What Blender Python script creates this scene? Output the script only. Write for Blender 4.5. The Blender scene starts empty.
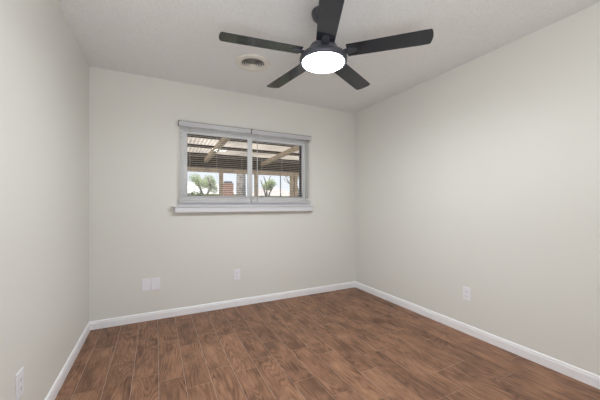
import bpy, bmesh, math, random
from mathutils import Vector, Matrix
random.seed(7)
PI = math.pi
S = bpy.context.scene
C = S.collection

# ------------------------------------------------------------------ camera
cam_d = bpy.data.cameras.new('camera')
cam = bpy.data.objects.new('camera', cam_d); C.objects.link(cam)
cam.location = (0, 0, 1.165)
cam.rotation_euler = (PI/2, 0, -math.atan(144/285.7))
cam_d.sensor_width = 36; cam_d.lens = 36*285.7/600; cam_d.shift_y = 4/600
cam_d.clip_start = 0.02; cam_d.clip_end = 300
S.camera = cam
# ------------------------------------------------------------------ world and sun
SKY = 0.9; SUN = 3.6; LAMP = 105; FILL = 40
W = bpy.data.worlds.new('world'); S.world = W; W.use_nodes = True
wn = W.node_tree; bg = wn.nodes['Background']
tc = wn.nodes.new('ShaderNodeTexCoord'); sp = wn.nodes.new('ShaderNodeSeparateXYZ')
cr = wn.nodes.new('ShaderNodeValToRGB')
cr.color_ramp.elements[0].position = 0.0; cr.color_ramp.elements[0].color = (0.93, 0.95, 0.97, 1)
cr.color_ramp.elements[1].position = 0.6; cr.color_ramp.elements[1].color = (0.50, 0.68, 0.95, 1)
wn.links.new(tc.outputs['Generated'], sp.inputs[0]); wn.links.new(sp.outputs['Z'], cr.inputs[0])
wn.links.new(cr.outputs[0], bg.inputs['Color']); bg.inputs['Strength'].default_value = SKY
sd = bpy.data.lights.new('sun', 'SUN'); sd.energy = SUN; sd.angle = 0.02; sd.color = (1, .95, .86)
sun = bpy.data.objects.new('sun', sd); C.objects.link(sun)
sun.rotation_euler = Vector((0.35, 0.45, -1)).to_track_quat('-Z', 'Y').to_euler()
sun.location = (0, 0, 12)
# added fill light behind the camera, tipped up to brighten ceiling and walls
hd = bpy.data.lights.new('added_fill', 'AREA'); hd.shape = 'RECTANGLE'; hd.size = 0.85; hd.size_y = 2.0
hd.energy = FILL; hd.color = (.98, .985, .98)
hl = bpy.data.objects.new('added_fill', hd); C.objects.link(hl)
hl.location = (0.25, -0.72, 1.02); hl.rotation_euler = (PI/2+math.radians(88), 0, 0)
S.view_settings.view_transform = 'Standard'; S.view_settings.look = 'None'
S.view_settings.gamma = 1; S.view_settings.use_curve_mapping = False
S.view_settings.exposure = 0.39

# ------------------------------------------------------------------ materials
def mat(name, col, rough=.6, metal=0, spec=.5, bump=None, var=None, emit=None, alpha=None):
    """principled; bump=(scale, strength, distance); var=(scale, amount) mottled colour"""
    m = bpy.data.materials.new(name); m.use_nodes = True
    t = m.node_tree; b = t.nodes['Principled BSDF']
    b.inputs['Base Color'].default_value = (*col, 1); b.inputs['Roughness'].default_value = rough
    b.inputs['Metallic'].default_value = metal; b.inputs['Specular IOR Level'].default_value = spec
    tcn = t.nodes.new('ShaderNodeTexCoord')
    if bump:
        n = t.nodes.new('ShaderNodeTexNoise'); n.inputs['Scale'].default_value = bump[0]; n.inputs['Detail'].default_value = 3
        t.links.new(tcn.outputs['Object'], n.inputs['Vector'])
        bp = t.nodes.new('ShaderNodeBump'); bp.inputs['Strength'].default_value = bump[1]; bp.inputs['Distance'].default_value = bump[2]
        t.links.new(n.outputs['Fac'], bp.inputs['Height']); t.links.new(bp.outputs[0], b.inputs['Normal'])
    if var:
        n = t.nodes.new('ShaderNodeTexNoise'); n.inputs['Scale'].default_value = var[0]; n.inputs['Detail'].default_value = 4
        t.links.new(tcn.outputs['Object'], n.inputs['Vector'])
        r = t.nodes.new('ShaderNodeValToRGB'); a = var[1]
        r.color_ramp.elements[0].position = .3; r.color_ramp.elements[0].color = (*[c*(1-a) for c in col], 1)
        r.color_ramp.elements[1].position = .7; r.color_ramp.elements[1].color = (*[min(1, c*(1+a)) for c in col], 1)
        t.links.new(n.outputs['Fac'], r.inputs[0]); t.links.new(r.outputs[0], b.inputs['Base Color'])
    if emit:
        b.inputs['Emission Color'].default_value = (*emit[0], 1); b.inputs['Emission Strength'].default_value = emit[1]
    return m

M = {}
M['wall'] = mat('wall_paint', (.795, .790, .752), .55, bump=(260, .06, .002))
M['ceiling'] = mat('popcorn_ceiling', (.885, .89, .90), .85, bump=(95, .55, .012), var=(110, .05))
M['trim'] = mat('white_trim', (.94, .94, .97), .35)
M['vinyl'] = mat('white_vinyl', (.95, .95, .97), .35)
M['sill'] = mat('white_sill', (.76, .76, .80), .3)
M['slat'] = mat('blind_white', (.90, .90, .92), .4)
M['rail'] = mat('blind_rail', (.58, .58, .61), .4)
M['shade_line'] = mat('painted_shade_line', (.16, .155, .15), .6)
M['dark'] = mat('dark_bracket', (.08, .075, .07), .5)
M['cord'] = mat('blind_cord', (.62, .62, .63), .6)
M['plate'] = mat('white_plastic', (.90, .89, .95), .35)
M['slot'] = mat('socket_slot', (.05, .05, .05), .6)
M['screw'] = mat('screw_metal', (.6, .6, .6), .3, metal=.8)
M['charcoal'] = mat('charcoal_metal', (.07, .075, .095), .3, metal=.3)
M['blade'] = mat('charcoal_blade', (.016, .018, .026), .13, spec=.5, bump=(60, .05, .001))
M['vent'] = mat('cream_metal', (.84, .81, .75), .45)
M['void'] = mat('duct_black', (.015, .015, .015), .9)
M['glow'] = mat('led_diffuser', (.9, .9, .9), .5, emit=((.93, .975, 1), LAMP))
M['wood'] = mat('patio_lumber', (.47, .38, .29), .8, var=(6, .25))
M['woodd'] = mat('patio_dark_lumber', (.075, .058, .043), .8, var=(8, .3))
M['concrete'] = mat('concrete', (.5, .48, .45), .9, var=(3, .15))
M['grass'] = mat('dry_lawn', (.22, .24, .11), .95, var=(2, .3))
M['stucco'] = mat('stucco', (.75, .70, .63), .9, var=(2, .05))
M['roof'] = mat('pale_shingles', (.75, .68, .62), .9, var=(9, .12))
M['roof2'] = mat('tan_shingles', (.62, .52, .46), .9, var=(9, .15))
M['bark'] = mat('bark', (.29, .25, .23), .95, var=(9, .45), bump=(14, .8, .03))
M['leaf'] = mat('leaves', (.46, .50, .30), .8, var=(1.5, .35))
M['leafd'] = mat('hedge_leaves', (.13, .16, .06), .85, var=(3, .35))
M['pole'] = mat('pole_metal', (.16, .18, .22), .6)
M['glassd'] = mat('dark_window', (.06, .08, .1), .15)

def brick():
    m = mat('brick', (.3, .15, .11), .9); t = m.node_tree
    b = t.nodes.new('ShaderNodeTexBrick'); tcn = t.nodes.new('ShaderNodeTexCoord')
    mp = t.nodes.new('ShaderNodeMapping'); mp.inputs['Rotation'].default_value = (PI/2, 0, 0)
    b.inputs['Color1'].default_value = (.38, .17, .12, 1); b.inputs['Color2'].default_value = (.28, .13, .1, 1)
    b.inputs['Mortar'].default_value = (.5, .45, .4, 1); b.inputs['Scale'].default_value = 4
    t.links.new(tcn.outputs['Object'], mp.inputs[0]); t.links.new(mp.outputs[0], b.inputs['Vector'])
    t.links.new(b.outputs[0], t.nodes['Principled BSDF'].inputs['Base Color']); return m
M['brick'] = brick()

def glass():
    m = bpy.data.materials.new('window_glass'); m.use_nodes = True; t = m.node_tree
    for n in list(t.nodes): t.nodes.remove(n)
    o = t.nodes.new('ShaderNodeOutputMaterial'); mx = t.nodes.new('ShaderNodeMixShader')
    tr = t.nodes.new('ShaderNodeBsdfTransparent'); tr.inputs[0].default_value = (.95, .96, .96, 1)
    g = t.nodes.new('ShaderNodeBsdfGlossy'); g.inputs['Roughness'].default_value = .02
    f = t.nodes.new('ShaderNodeFresnel'); f.inputs['IOR'].default_value = 1.18
    t.links.new(f.outputs[0], mx.inputs[0]); t.links.new(tr.outputs[0], mx.inputs[1]); t.links.new(g.outputs[0], mx.inputs[2])
    t.links.new(mx.outputs[0], o.inputs[0]); return m
M['glass'] = glass()

def panel():
    m = bpy.data.materials.new('translucent_panel'); m.use_nodes = True; t = m.node_tree
    for n in list(t.nodes): t.nodes.remove(n)
    o = t.nodes.new('ShaderNodeOutputMaterial'); mx = t.nodes.new('ShaderNodeMixShader'); mx.inputs[0].default_value = .78
    d = t.nodes.new('ShaderNodeBsdfDiffuse'); d.inputs[0].default_value = (.7, .6, .5, 1)
    tl = t.nodes.new('ShaderNodeBsdfTranslucent')
    n = t.nodes.new('ShaderNodeTexNoise'); n.inputs['Scale'].default_value = 1.6; n.inputs['Detail'].default_value = 5
    tcn = t.nodes.new('ShaderNodeTexCoord'); t.links.new(tcn.outputs['Object'], n.inputs['Vector'])
    r = t.nodes.new('ShaderNodeValToRGB')
    r.color_ramp.elements[0].position = .3; r.color_ramp.elements[0].color = (.50, .41, .33, 1)
    r.color_ramp.elements[1].position = .65; r.color_ramp.elements[1].color = (.90, .76, .62, 1)
    t.links.new(n.outputs['Fac'], r.inputs[0]); t.links.new(r.outputs[0], tl.inputs[0])
    t.links.new(d.outputs[0], mx.inputs[1]); t.links.new(tl.outputs[0], mx.inputs[2]); t.links.new(mx.outputs[0], o.inputs[0])
    return m
M['panel'] = panel()

def floor_mat():
    m = bpy.data.materials.new('wood_look_tile'); m.use_nodes = True; t = m.node_tree; N = t.nodes; L = t.links
    b = N['Principled BSDF']; b.inputs['Roughness'].default_value = .48; b.inputs['Specular IOR Level'].default_value = .35
    at = N.new('ShaderNodeAttribute'); at.attribute_name = 'tint'
    uv = N.new('ShaderNodeUVMap'); uv.uv_map = 'plank'
    def mapping(sx, sy):
        mp = N.new('ShaderNodeMapping'); mp.inputs['Scale'].default_value = (sx, sy, 1); L.new(uv.outputs[0], mp.inputs[0]); return mp
    def noise(mp, scale, det, dist=0, rough=.5):
        n = N.new('ShaderNodeTexNoise'); n.inputs['Scale'].default_value = scale; n.inputs['Detail'].default_value = det
        n.inputs['Distortion'].default_value = dist; n.inputs['Roughness'].default_value = rough; L.new(mp.outputs[0], n.inputs['Vector']); return n
    def math_(op, a, bv):
        n = N.new('ShaderNodeMath'); n.operation = op
        for i, v in enumerate((a, bv)):
            if v is None: continue
            if isinstance(v, (int, float)): n.inputs[i].default_value = v
            else: L.new(v, n.inputs[i])
        return n.outputs[0]
    n1 = noise(mapping(1.0, .15), 7.0, 1.3, .15)                    # contour field, long along the plank
    rings = math_('SINE', math_('MULTIPLY', n1.outputs['Fac'], 150), None)
    rings = math_('MULTIPLY_ADD', rings, .5); 
    rings.node.inputs[2].default_value = .5
    n2 = noise(mapping(1.0, .07), 90, 4)                            # fine fibre
    n3 = noise(mapping(1.0, .45), 9, 6, .5, .65)                           # blotches
    n4 = noise(mapping(1.0, .4), 9, 2)                               # where the rings show
    ra = math_('SUBTRACT', n4.outputs['Fac'], .37); ra = math_('MULTIPLY', ra, 5.0); ra.node.use_clamp = True
    ringf = math_('MULTIPLY', math_('POWER', rings, 2.0), ra)
    base = N.new('ShaderNodeValToRGB')
    e = base.color_ramp.elements
    e[0].position = .30; e[0].color = (.165, .084, .050, 1)
    e[1].position = .72; e[1].color = (.40, .212, .125, 1)
    e2 = base.color_ramp.elements.new(.5); e2.color = (.28, .145, .086, 1)
    blot = math_('MULTIPLY_ADD', at.outputs['Fac'], .15); blot.node.inputs[2].default_value = 0
    L.new(n3.outputs['Fac'], blot.node.inputs[2])
    blot = math_('SUBTRACT', blot, .095)
    fine = math_('MULTIPLY_ADD', n2.outputs['Fac'], .55); L.new(blot, fine.node.inputs[2]); fine = math_('SUBTRACT', fine, .275)
    L.new(fine, base.inputs[0])
    mx = N.new('ShaderNodeMixRGB'); mx.blend_type = 'MULTIPLY'; mx.inputs['Color2'].default_value = (.40, .34, .32, 1)
    L.new(math_('MULTIPLY', ringf, .68), mx.inputs['Fac']); L.new(base.outputs[0], mx.inputs['Color1'])
    L.new(mx.outputs[0], b.inputs['Base Color'])
    bp = N.new('ShaderNodeBump'); bp.inputs['Strength'].default_value = .12; bp.inputs['Distance'].default_value = .002
    L.new(fine, bp.inputs['Height']); L.new(bp.outputs[0], b.inputs['Normal'])
    return m
M['floor'] = floor_mat()
M['grout'] = mat('grout', (.50, .43, .38), .9)

# ------------------------------------------------------------------ mesh helpers
def add_box(bm, x0, x1, y0, y1, z0, z1, mi=0, bev=0):
    vs = [bm.verts.new((x, y, z)) for x in (x0, x1) for y in (y0, y1) for z in (z0, z1)]
    fs = []
    for f in ((0, 1, 3, 2), (4, 6, 7, 5), (0, 4, 5, 1), (2, 3, 7, 6), (0, 2, 6, 4), (1, 5, 7, 3)):
        fc = bm.faces.new([vs[i] for i in f]); fc.material_index = mi; fs.append(fc)
    if bev:
        es = list({e for f in fs for e in f.edges})
        bmesh.ops.bevel(bm, geom=es, offset=bev, segments=2, affect='EDGES', profile=.5)
    return bm
def box(*a, **k):
    return add_box(bmesh.new(), *a, **k)
def add_lathe(bm, prof, n=48, mi=0, smooth=True, center=(0, 0, 0)):
    rings = []
    for r, z in prof:
        if r < 1e-6: rings.append([bm.verts.new((center[0], center[1], z+center[2]))])
        else: rings.append([bm.verts.new((center[0]+r*math.cos(2*PI*i/n), center[1]+r*math.sin(2*PI*i/n), z+center[2])) for i in range(n)])
    for a, b in zip(rings[:-1], rings[1:]):
        for i in range(n):
            j = (i+1) % n
            if len(a) == 1 and len(b) == 1: continue
            if len(a) == 1: f = bm.faces.new((a[0], b[i], b[j]))
            elif len(b) == 1: f = bm.faces.new((a[i], a[j], b[0]))
            else: f = bm.faces.new((a[i], a[j], b[j], b[i]))
            f.material_index = mi; f.smooth = smooth
    return bm
def add_tube(bm, p0, p1, r0, r1=None, n=8, mi=0):
    r1 = r0 if r1 is None else r1
    p0, p1 = Vector(p0), Vector(p1); d = (p1-p0).normalized()
    u = d.orthogonal().normalized(); v = d.cross(u)
    A = [bm.verts.new(p0+r0*(math.cos(2*PI*i/n)*u+math.sin(2*PI*i/n)*v)) for i in range(n)]
    B = [bm.verts.new(p1+r1*(math.cos(2*PI*i/n)*u+math.sin(2*PI*i/n)*v)) for i in range(n)]
    for i in range(n):
        f = bm.faces.new((A[i], A[(i+1) % n], B[(i+1) % n], B[i])); f.smooth = True; f.material_index = mi
    bm.faces.new(A[::-1]).material_index = mi; bm.faces.new(B).material_index = mi
    return bm
def add_prism(bm, prof, p0, p1, up=(0, 0, 1), mi=0):
    """extrude a closed 2-D profile (side, up) from p0 to p1"""
    p0, p1, up = Vector(p0), Vector(p1), Vector(up); d = (p1-p0).normalized(); side = d.cross(up).normalized()
    A = [bm.verts.new(p0+side*a+up*b) for a, b in prof]; B = [bm.verts.new(p1+side*a+up*b) for a, b in prof]
    n = len(prof)
    for i in range(n): bm.faces.new((A[i], A[(i+1) % n], B[(i+1) % n], B[i])).material_index = mi
    bm.faces.new(A[::-1]).material_index = mi; bm.faces.new(B).material_index = mi
    return bm
def obj(name, bm, m, parent=None, fix=True):
    if fix: bmesh.ops.recalc_face_normals(bm, faces=bm.faces)
    me = bpy.data.meshes.new(name); bm.to_mesh(me); bm.free()
    for x in (m if isinstance(m, (list, tuple)) else [m]): me.materials.append(x)
    o = bpy.data.objects.new(name, me); C.objects.link(o)
    if parent: o.parent = parent
    return o
def struct(name, bm, m, parent=None):
    o = obj(name, bm, m, parent)
    if not parent: o['kind'] = 'structure'
    return o
def thing(name, label, cat, loc=(0, 0, 0), rotz=0, group=None, kind=None):
    o = bpy.data.objects.new(name, None); C.objects.link(o); o.empty_display_size = .1
    o.location = loc; o.rotation_euler = (0, 0, rotz)
    if kind: o['kind'] = kind
    if label: o['label'] = label; o['category'] = cat
    if group: o['group'] = group
    return o
def tag(o, label, cat, group=None, kind=None):
    o['label'] = label; o['category'] = cat
    if group: o['group'] = group
    if kind: o['kind'] = kind
    return o

# ------------------------------------------------------------------ room shell
XL, XR, YB, YF, ZC = -0.552, 2.503, 3.237, -0.55, 2.440
WX0, WX1, WZ0, WZ1 = 0.236, 1.752, 1.130, 2.005      # window opening
T = 0.14
# floor of 6x24 inch wood-look planks over grout
def build_floor():
    bm = bmesh.new(); add_box(bm, XL, XR, YF, YB, -.06, -.0015, mi=1)
    uvl = bm.loops.layers.uv.new('plank'); tl = bm.verts.layers.float.new('tint')
    PW, PL, G = .156, .597, .0011
    ph = {-5: .187, -4: .388, -3: .060, -2: .40, -1: .291, 0: .141, 1: .281, 2: .176, 3: .267, 4: .487, 5: .262, 6: .116, 7: .38, 8: .551}
    rnd = random.Random(11)
    for r in range(-5, 16):
        x0, x1 = .172+PW*r, .172+PW*(r+1)
        p = ph.get(r, rnd.random()*PL)
        k = -3
        while p+PL*k < YB:
            y0, y1 = p+PL*k, p+PL*(k+1); k += 1
            a0, a1, b0, b1 = max(x0+G, XL), min(x1-G, XR), max(y0+G, YF), min(y1-G, YB)
            tint = rnd.random(); ox, oy = rnd.random()*50, rnd.random()*50
            if a1-a0 < .01 or b1-b0 < .01: continue
            vs = [bm.verts.new((x, y, 0)) for x, y in ((a0, b0), (a1, b0), (a1, b1), (a0, b1))]
            for v in vs: v[tl] = tint
            f = bm.faces.new(vs)
            for l in f.loops: l[uvl].uv = (l.vert.co.x-x0+ox, l.vert.co.y-y0+oy)
    me = bpy.data.meshes.new('floor'); bm.to_mesh(me); bm.free()
    me.materials.append(M['floor']); me.materials.append(M['grout'])
    o = bpy.data.objects.new('floor', me); C.objects.link(o); o['kind'] = 'structure'
build_floor()
struct('ceiling', box(XL-T, XR+T, YF-T, YB+T, ZC, ZC+.06), M['ceiling'])
struct('wall_left', box(XL-T, XL, YF-T, YB+T, -.06, ZC), M['wall'])
struct('wall_right', box(XR, XR+T, YF-T, YB+T, -.06, ZC), M['wall'])
bm = bmesh.new()
add_box(bm, XL, WX0, YB, YB+T, -.06, ZC); add_box(bm, WX1, XR, YB, YB+T, -.06, ZC)
add_box(bm, WX0, WX1, YB, YB+T, -.06, WZ0); add_box(bm, WX0, WX1, YB, YB+T, WZ1, ZC)
struct('wall_back', bm, M['wall'])
DX0, DX1, DZ = -.16, .66, 2.05                        # unseen doorway added behind the camera for the fill light
bm = bmesh.new()
add_box(bm, XL, DX0, YF-T, YF, -.06, ZC); add_box(bm, DX1, XR, YF-T, YF, -.06, ZC); add_box(bm, DX0, DX1, YF-T, YF, DZ, ZC)
struct('wall_front', bm, M['wall'])
bm = bmesh.new()
for a, b, c, d in ((DX0-.06, DX0, 0, DZ), (DX1, DX1+.06, 0, DZ), (DX0-.06, DX1+.06, DZ, DZ+.06)): add_box(bm, a, b, YF, YF+.015, c, d)
struct('trim_2', bm, M['trim'])
# baseboards: stepped profile with an eased top
BBP = [(0, 0), (.013, 0), (.013, .055), (.010, .062), (.010, .070), (.006, .077), (0, .079)]
def bb(name, p0, p1):
    # profile side axis points into the room
    p0, p1 = Vector(p0), Vector(p1); side = (p1-p0).normalized().cross(Vector((0, 0, 1)))
    mid = (p0+p1)/2; inward = Vector(((XL+XR)/2, (YF+YB)/2, 0))-mid
    if side.dot(inward) < 0: p0, p1 = p1, p0
    struct(name, add_prism(bmesh.new(), BBP, p0, p1), M['trim'])
bb('baseboard_back', (XL, YB, 0), (XR, YB, 0)); bb('baseboard_left', (XL, YF, 0), (XL, YB-.013, 0)); bb('baseboard_right', (XR, YF, 0), (XR, YB-.013, 0))
bb('baseboard_front', (DX1+.06, YF, 0), (XR-.013, YF, 0))
# window: vinyl slider with a fixed frame and two sashes
win = thing('window_1', None, None, ((WX0+WX1)/2, YB+.10, WZ0), kind='structure')
wx, wy, wz = win.location
def wbox(bm, x0, x1, y0, y1, z0, z1, **k): return add_box(bm, x0-wx, x1-wx, y0-wy, y1-wy, z0-wz, z1-wz, **k)
bm = bmesh.new()
fy0, fy1 = YB+.085, YB+T
wbox(bm, WX0, WX0+.030, fy0, fy1, WZ0, WZ1, bev=.003); wbox(bm, WX1-.022, WX1, fy0, fy1, WZ0, WZ1, bev=.003)
wbox(bm, WX0+.028, WX1-.02, fy0, fy1, WZ0, 1.205, bev=.003); wbox(bm, WX0+.028, WX1-.02, fy0, fy1, 1.958, WZ1, bev=.003)
obj('window_frame', bm, M['vinyl'], win)
def sash(x0, x1, y0, y1, z0, z1, l, r, b, t):
    bm = bmesh.new()
    wbox(bm, x0, x0+l, y0, y1, z0, z1, bev=.003); wbox(bm, x1-r, x1, y0, y1, z0, z1, bev=.003)
    wbox(bm, x0+l, x1-r, y0, y1, z0, z0+b, bev=.003); wbox(bm, x0+l, x1-r, y0, y1, z1-t, z1, bev=.003)
    s = obj('sash', bm, M['vinyl'], win)
    g = bmesh.new(); ym = (y0+y1)/2
    wbox(g, x0+l-.004, x1-r+.004, ym-.002, ym+.002, z0+b-.004, z1-t+.004); p = obj('glass_pane', g, M['glass'], s)
    # bead round the pane
    g = bmesh.new()
    for a, b2, c, d in ((x0+l, x0+l+.004, z0+b, z1-t), (x1-r-.004, x1-r, z0+b, z1-t), (x0+l, x1-r, z0+b, z0+b+.004), (x0+l, x1-r, z1-t-.004, z1-t)):
        wbox(g, a, b2, ym-.006, ym-.002, c, d)
    obj('glazing_bead', g, M['rail'], s)
sash(WX0+.026, 1.036, YB+.092, YB+.114, 1.20, 1.965, .040, .058, .053, .030)
sash(.985, WX1-.018, YB+.116, YB+.136, 1.20, 1.965, .055, .014, .053, .030)
# dark screen edge standing just outside the right sash
g = bmesh.new(); wbox(g, 1.700, 1.748, YB+.15, YB+.165, 1.205, 1.96); obj('screen_edge', g, M['dark'], win)
# interior stool and apron below the window
bm = bmesh.new()
add_box(bm,   .144, 1.802, YB-.076, YB, 1.1345, 1.1415, bev=.002); add_box(bm, WX0, WX1, YB, YB+.09, 1.1345, 1.1415)
add_box(bm, .172, 1.780, YB-.062, YB, 1.076, 1.1345, bev=.003); add_box(bm, .212, 1.768, YB-.006, YB+.085, 1.141, 1.190, bev=.002)
struct('trim_1', bm, M['sill'])

# ------------------------------------------------------------------ venetian blinds
def blind(x0, x1, label, wand, ntop):
    cx = (x0+x1)/2; y = YB-.034
    t = thing('venetian_blind', label, 'blind', (cx, y, 1.141), group='blinds over the window')
    w = (x1-x0)/2; Z = lambda z: z-1.141
    bm = bmesh.new(); add_box(bm, -w, w, -.018, .018, Z(1.986), Z(2.022), bev=.002)
    hr = obj('headrail', bm, M['rail'], t)
    bm = bmesh.new(); add_box(bm, -w-.002, -w+.012, -.021, .034, Z(1.980), Z(2.029)); obj('mounting_bracket', bm, M['dark'], hr)
    bm = bmesh.new(); add_box(bm, w-.006, w+.002, -.021, .034, Z(1.980), Z(2.029)); obj('mounting_bracket', bm, M['dark'], hr)
    bm = bmesh.new()
    add_box(bm, -w+.002, w-.002, -.024, -.020, Z(1.972), Z(2.020))
    add_box(bm, -w+.002, w-.002, -.0235, -.0185, Z(2.020), Z(2.0255), mi=1); add_box(bm, -w+.002, w-.002, -.0235, -.0205, Z(1.969), Z(1.972), mi=1)  # dark strips paint in the shadow lines along the headrail's top and bottom
    obj('valance', bm, [M['rail'], M['shade_line']], t)
    # crowned slats, tilted a touch
    bm = bmesh.new(); z = 1.950
    hw = .0125
    while z > 1.245:
        pts = [(-hw, 0), (-hw*.4, .0008), (hw*.4, .0008), (hw, 0)]
        for (a, za), (b, zb) in zip(pts[:-1], pts[1:]):
            ta, tb = .11*a, .11*b
            vs = [bm.verts.new(p) for p in ((-w+.004, a, Z(z)+za+ta), (w-.004, a, Z(z)+za+ta), (w-.004, b, Z(z)+zb+tb), (-w+.004, b, Z(z)+zb+tb))]
            f = bm.faces.new(vs); f.smooth = True
        z -= .0215
    for k in range(13):                                  # slats lying stacked on the bottom rail
        add_box(bm, -w+.004, w-.004, -hw, hw, Z(1.1985+.0028*k), Z(1.1998+.0028*k))
    s = obj('slats', bm, M['slat'], t)
    md = s.modifiers.new('thickness', 'SOLIDIFY'); md.thickness = .0005
    bm = bmesh.new(); add_box(bm, -w+.003, w-.003, -.014, .014, Z(1.177), Z(1.1970), bev=.003); br = obj('bottom_rail', bm, M['rail'], t)
    for q in (-.72, 0, .72) if ntop == 3 else (-.68, -.02, .70):
        bm = bmesh.new()
        for yy in (-.0145, .0145): add_tube(bm, (w*q, yy, Z(1.190)), (w*q, yy, Z(1.990)), .0004, n=5)
        add_tube(bm, (w*q+.006, 0, Z(1.190)), (w*q+.006, 0, Z(1.99)), .0005, n=5)
        obj('ladder_cord', bm, M['cord'], t)
    if wand is not None:
        bm = bmesh.new(); add_tube(bm, (wand-cx, -.032, Z(1.192)), (wand-cx, -.028, Z(1.985)), .0042, n=6)
        add_tube(bm, (wand-cx, -.028, Z(1.985)), (wand-cx, -.02, Z(2.0)), .002, n=6)
        obj('tilt_wand', bm, M['cord'], t)
    return t
blind(.208, .976, 'white slatted window blind hanging over the left sash, without a tilt wand', None, 3)
blind(.984, 1.762, 'white slatted window blind hanging over the right sash, with a long tilt wand', 1.046, 2)

# ------------------------------------------------------------------ ceiling fan
FX, FY = .995, 1.630
fan = thing('ceiling_fan', 'charcoal five-blade ceiling fan with a glowing round light, hanging from the ceiling', 'ceiling fan', (FX, FY, ZC), -math.atan(144/285.7))
d0 = ZC
bm = add_lathe(bmesh.new(), [(0, 0), (.078, 0), (.078, -.012), (.072, -.034), (.052, -.055), (.022, -.062), (0, -.062)]); obj('canopy', bm, M['charcoal'], fan)
bm = add_tube(bmesh.new(), (0, 0, -.05), (0, 0, -.20), .0125, n=20)
add_lathe(bm, [(0, -.165), (.024, -.165), (.027, -.19), (.034, -.215), (0, -.215)], n=24); obj('downrod', bm, M['charcoal'], fan)
bm = add_lathe(bmesh.new(), [(0, -.205), (.05, -.207), (.085, -.222), (.098, -.245), (.100, -.272), (.125, -.282), (.150, -.294), (.158, -.308), (.158, -.330), (.152, -.337), (.1370, -.338), (.1355, -.330), (0, -.326)])
obj('motor_housing', bm, M['charcoal'], fan)
bm = add_lathe(bmesh.new(), [(.1350, -.330), (.1348, -.341), (.118, -.350), (.07, -.355), (0, -.357)]); obj('light_diffuser', bm, M['glow'], fan)
def blade_bm():
    bm = bmesh.new(); n = 14; th = .0055; pitch = math.radians(-8.5)
    r0, r1 = .158, .648
    outline = []
    for k in range(n+1):
        u = k/n; r = r0+(r1-r0)*u; outline.append((r, .0570+.0065*u))
    # rounded outer end: a shallow arc
    tip = [(.655, .0615), (.661, .054), (.666, .038), (.669, .018), (.670, 0)]
    up = outline[:-1]+tip
    pts = up+[(r, -w) for r, w in reversed(up[:-1])]
    def P(r, w, z):
        return (r, w*math.cos(pitch)-z*math.sin(pitch), w*math.sin(pitch)+z*math.cos(pitch)-.278)
    top = [bm.verts.new(P(r, w, th/2)) for r, w in pts]; bot = [bm.verts.new(P(r, w, -th/2)) for r, w in pts]
    bm.faces.new(top); bm.faces.new(bot[::-1])
    for i in range(len(pts)): j = (i+1) % len(pts); bm.faces.new((top[i], top[j], bot[j], bot[i]))
    return bm, P
def arm_bm(P):
    bm = bmesh.new()
    A = [(.085, .020, -.004), (.13, .022, -.010), (.175, .026, -.008), (.215, .016, -.0065), (.222, 0, -.0065)]
    pts = A+[(r, -w, z) for r, w, z in reversed(A[:-1])]
    b = [bm.verts.new(P(*p)) for p in pts]; t = [bm.verts.new(P(r, w, z+.006)) for r, w, z in pts]
    bm.faces.new(b[::-1]); bm.faces.new(t)
    for i in range(len(pts)): j = (i+1) % len(pts); bm.faces.new((t[i], t[j], b[j], b[i]))
    return bm
bb0, P0 = blade_bm(); b0 = obj('blade', bb0, M['blade'], fan); a0 = obj('blade_arm', arm_bm(P0), M['charcoal'], b0)
FROT = -PI/2
for k in range(5):
    if k == 0: b = b0
    else:
        b = b0.copy(); C.objects.link(b); b.parent = fan
        a = a0.copy(); C.objects.link(a); a.parent = b
    b.rotation_euler = (0, 0, FROT+k*2*PI/5)

# ------------------------------------------------------------------ ceiling vent
vent = thing('ceiling_vent', 'round cream ceiling air vent with dark concentric rings, left of the fan', 'air vent', (.782, 2.498, ZC))
bm = add_lathe(bmesh.new(), [(.101, -.003), (.101, -.009), (.106, -.0125), (.150, -.0125), (.156, -.008), (.156, 0), (.101, 0), (.101, -.003)]); obj('outer_ring', bm, M['vent'], vent)
bm = add_lathe(bmesh.new(), [(0, -.002), (.1, -.002), (.1, -.001), (0, -.001)]); obj('duct_opening', bm, M['void'], vent)
bm = bmesh.new()
for r in (.087, .066, .045, .025): add_lathe(bm, [(r-.0045, -.006), (r+.003, -.0115), (r+.0045, -.0115), (r+.0045, -.0105), (r-.003, -.005), (r-.0045, -.006)])
add_lathe(bm, [(0, -.014), (.007, -.014), (.009, -.011), (.005, -.004), (0, -.004)])
obj('louver_rings', bm, M['vent'], vent)

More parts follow.
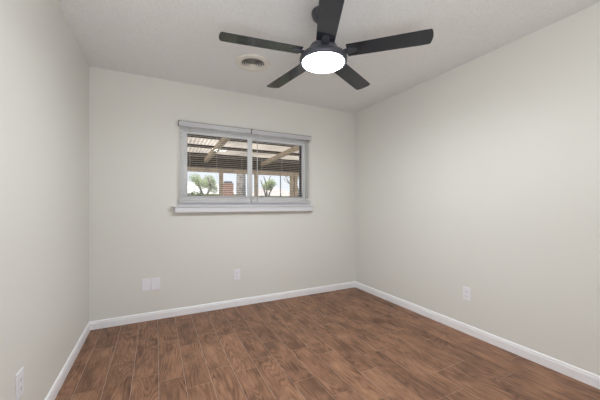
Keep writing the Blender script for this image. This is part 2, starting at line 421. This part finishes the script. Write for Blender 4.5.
# ------------------------------------------------------------------ wall plates (built facing -y, then turned)
def plate_bm(w=.072, h=.117, d=.006):
    return box(-w/2, w/2, -d, 0, -h/2, h/2, bev=.0022)
def screws(t, zs, d=.006):
    for z in zs:
        bm = add_lathe(bmesh.new(), [(0, 0), (.0032, 0), (.0032, .001), (0, .0015)], n=12)
        s = obj('screw', bm, M['plate'], t); s.rotation_euler = (PI/2, 0, 0); s.location = (0, -d, z)
def outlet(label, loc, rz):
    t = thing('wall_outlet', label, 'outlet', loc, rz, 'wall outlets')
    obj('cover_plate', plate_bm(), M['plate'], t); screws(t, (0,))
    for z in (.0195, -.0195):
        bm = bmesh.new(); n = 24; pr = []
        for i in range(n):
            a = 2*PI*i/n; pr.append((.0165*math.cos(a), max(-.0135, min(.0135, .0165*math.sin(a)))))
        A = [bm.verts.new((x, -.0075, z+q)) for x, q in pr]; B = [bm.verts.new((x, -.004, z+q)) for x, q in pr]
        bm.faces.new(A)
        for i in range(n): bm.faces.new((A[i], A[(i+1) % n], B[(i+1) % n], B[i]))
        rc = obj('receptacle', bm, M['plate'], t)
        bm = bmesh.new()
        add_box(bm, -.0075, -.0055, -.0079, -.0072, z-.002, z+.006); add_box(bm, .0055, .0075, -.0079, -.0072, z-.002, z+.005)
        add_tube(bm, (0, -.0079, z-.008), (0, -.0072, z-.008), .0024, n=10)
        obj('slot', bm, M['slot'], rc)
outlet('white wall outlet low on the back wall below the window', (.8255, YB, .361), 0)
outlet('white wall outlet low on the right-hand wall', (XR, 1.622, .357), -PI/2)
outlet('white wall outlet low on the left-hand wall, seen edge-on near the frame edge', (XL, 1.722, .353), PI/2)
def blank(label, x):
    t = thing('wall_plate', label, 'wall plate', (x, YB, .358), 0, 'blank wall plates')
    obj('cover_plate', plate_bm(.0795, .122, .007), M['plate'], t); screws(t, (.042, -.042), .007)
blank('blank white wall plate low on the back wall, left one of the joined pair', -.0850)
blank('blank white wall plate low on the back wall, right one of the joined pair', -.0025)

# ------------------------------------------------------------------ outside
GZ = -.12
struct('ground', box(-30, 60, YB+T, 90, GZ-.3, GZ), M['grass'])
struct('patio_slab', box(-3, 9, YB+T, 8.6, GZ, GZ+.06), M['concrete'])
pc = thing('patio_cover', 'open wooden patio cover with corrugated translucent roofing outside the window', 'patio cover', (2.5, 5.8, GZ+.06))
px_, py_, pz_ = pc.location
def L3(x, y, z): return (x-px_, y-py_, z-pz_)
def zr(y): return 2.50-.035*(y-5.5)          # purlin underside
def beam(name, p0, p1, w, h, m, parent=pc):
    bm = add_prism(bmesh.new(), [(-w/2, 0), (w/2, 0), (w/2, h), (-w/2, h)], L3(*p0), L3(*p1)); return obj(name, bm, m, parent)
for x in (-2.05, -.42, 1.22, 2.85, 4.48, 6.1, 7.7): beam('rafter', (x, YB+T+.02, zr(3.4)-.10), (x, 8.25, zr(8.25)-.10), .09, .10, M['wood'])
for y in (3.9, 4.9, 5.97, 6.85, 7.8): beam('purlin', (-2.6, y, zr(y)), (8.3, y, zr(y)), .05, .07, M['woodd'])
beam('header_beam', (-2.6, 8.2, 2.045), (8.3, 8.2, 2.045), .09, .115, M['wood'])
for x in (-1.4, .2, 1.64, 2.67, 3.84, 3.97, 6.2, 8.0): obj('post', add_box(bmesh.new(), *[v for v in (x-.05-px_, x+.05-px_, 8.15-py_, 8.25-py_)], 0, 2.045-pz_), M['wood'], pc)
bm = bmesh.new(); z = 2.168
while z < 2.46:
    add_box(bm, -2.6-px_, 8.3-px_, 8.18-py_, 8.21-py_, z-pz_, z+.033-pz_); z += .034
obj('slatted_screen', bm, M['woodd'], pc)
bm = bmesh.new(); nx = 900; xa, xb = -2.7, 8.4; prev = None
for i in range(nx+1):
    x = xa+(xb-xa)*i/nx; z = .094+.022*math.sin(2*PI*x/.08)
    cur = [bm.verts.new(L3(x, y, zr(y)+z)) for y in (YB+T+.03, 8.45)]
    if prev: f = bm.faces.new((prev[0], cur[0], cur[1], prev[1])); f.smooth = True
    prev = cur
obj('corrugated_roofing', bm, M['panel'], pc)

def foliage(cx, cy, cz, rx, ry, rz, n, size, rnd):
    bm = bmesh.new()
    blobs = [(Vector((rnd.uniform(-.65, .65)*rx, rnd.uniform(-.65, .65)*ry, rnd.uniform(-.6, .6)*rz)), rnd.uniform(.3, .5)) for _ in range(12)]
    for i in range(n):
        c, r = blobs[i % 12]; d = Vector((rnd.gauss(0, 1), rnd.gauss(0, 1), rnd.gauss(0, 1))).normalized()*rnd.uniform(.5, 1)
        p = Vector((cx, cy, cz))+c+Vector((d.x*rx*r, d.y*ry*r, d.z*rz*r))
        a = Vector((rnd.gauss(0, 1), rnd.gauss(0, 1), rnd.gauss(0, 1))).normalized(); b = a.orthogonal().normalized()*size*.5; a = a*size
        bm.faces.new([bm.verts.new(p-a), bm.verts.new(p+b), bm.verts.new(p+a), bm.verts.new(p-b)])
    return bm
def branches(bm, p, d, ln, r, depth, rnd):
    q = p+d*ln; add_tube(bm, p, q, r, r*.72, n=7)
    if depth == 0: return
    for _ in range(3 if depth > 1 else 2):
        nd = (d+Vector((rnd.uniform(-.7, .7), rnd.uniform(-.7, .7), rnd.uniform(-.1, .5)))).normalized()
        branches(bm, q, nd, ln*rnd.uniform(.6, .8), r*.62, depth-1, rnd)
def tree(x, y, h, r0, crown, label, seed, leafsize=.05, n=4200, depth=2):
    rnd = random.Random(seed); t = thing('tree', label, 'tree', (x, y, GZ), 0, 'trees in the yard')
    bm = bmesh.new(); branches(bm, Vector((0, 0, -.05)), Vector((0, 0, 1)), h, r0, depth, rnd); obj('trunk', bm, M['bark'], t)
    if crown:
        cz, rx, rz = crown; obj('foliage', foliage(0, 0, cz, rx, rx, rz, n, leafsize, rnd), M['leaf'], t, fix=False)
def at(px, Y): dx = px-300; return (dx*.893+285.7*.45)/(-dx*.45+285.7*.893)*Y
tree(at(205, 25), 25, 1.7, .16, (2.95, 1.25, .95), 'small green leafy tree in front of the pale roof, seen through the left sash', 1)
tree(at(267, 24), 24, 1.7, .14, (2.9, .75, .65), 'small rounded green tree seen through the right sash', 2, n=2600)
tree(at(241, 11), 11, 3.6, .22, (5.6, 2.3, 1.4), 'thick grey tree trunk close behind the patio, beside the window mullion', 3, n=2600)
tree(at(299.5, 20), 20, 1.5, .12, None, 'bare branching tree at the right end of the window view', 4, depth=4)
def house(name, label, x0, x1, y0, y1, eave, ridge, rm, over=.5):
    cx, cy = (x0+x1)/2, (y0+y1)/2; t = thing(name, label, 'house', (cx, cy, GZ), 0, 'houses beyond the yard')
    a, b = (x1-x0)/2, (y1-y0)/2; e = eave-GZ
    obj('walls', box(-a, a, -b, b, 0, e), M['stucco'], t)
    bm = bmesh.new(); o = over
    v = [bm.verts.new(p) for p in ((-a-o, -b-o, e), (a+o, -b-o, e), (a+o, b+o, e), (-a-o, b+o, e), (-a+1.5, 0, ridge-GZ), (a-1.5, 0, ridge-GZ))]
    for f in ((0, 1, 5, 4), (1, 2, 5), (2, 3, 4, 5), (3, 0, 4), (0, 3, 2, 1)): bm.faces.new([v[i] for i in f])
    obj('roof', bm, rm, t)
    for q in (-.5, .05, .6):
        bm = box(q*a-.5, q*a+.5, -b-.03, -b+.02, .95, e-.3); obj('window', bm, M['glassd'], t)
    return t
h1 = house('house', 'pale low house with a light roof beyond the yard, left of the thick trunk', at(172, 31), at(231, 31), 28, 36, 2.1, 3.45, M['roof'])
house('house', 'tan roofed low house beyond the yard, right of the thick trunk', at(258, 31), at(289, 31), 29, 36, 2.05, 3.3, M['roof2'])
ch = thing('chimney', 'short red brick chimney with a dark cap, left of the thick trunk', 'chimney', (at(228, 27), 27, GZ))
obj('stack', box(-.42, .42, -.42, .42, 0, 3.1-GZ), M['brick'], ch); obj('cap', box(-.34, .34, -.34, .34, 3.1-GZ, 3.3-GZ, bev=.05), M['pole'], ch)
pl = thing('utility_pole', 'thin dark pole standing in the yard, seen through the right sash', 'pole', (at(280.5, 18), 18, GZ))
obj('shaft', add_tube(bmesh.new(), (0, 0, 0), (0, 0, 6.5), .04, n=8), M['pole'], pl)
obj('crossarm', box(-.6, .6, -.04, .04, 6.0, 6.1), M['pole'], pl)
rnd = random.Random(5)
hx0, hx1 = at(186, 14), at(222, 14)
bm = foliage((hx0+hx1)/2, 14, .72, (hx1-hx0)*.62, .5, 1.0, 2600, .09, rnd)
add_box(bm, hx0, hx1, 13.7, 14.3, GZ, 1.6)
tag(obj('hedge', bm, M['leafd'], fix=False), 'low dark olive hedge at the bottom of the left sash view', 'hedge')
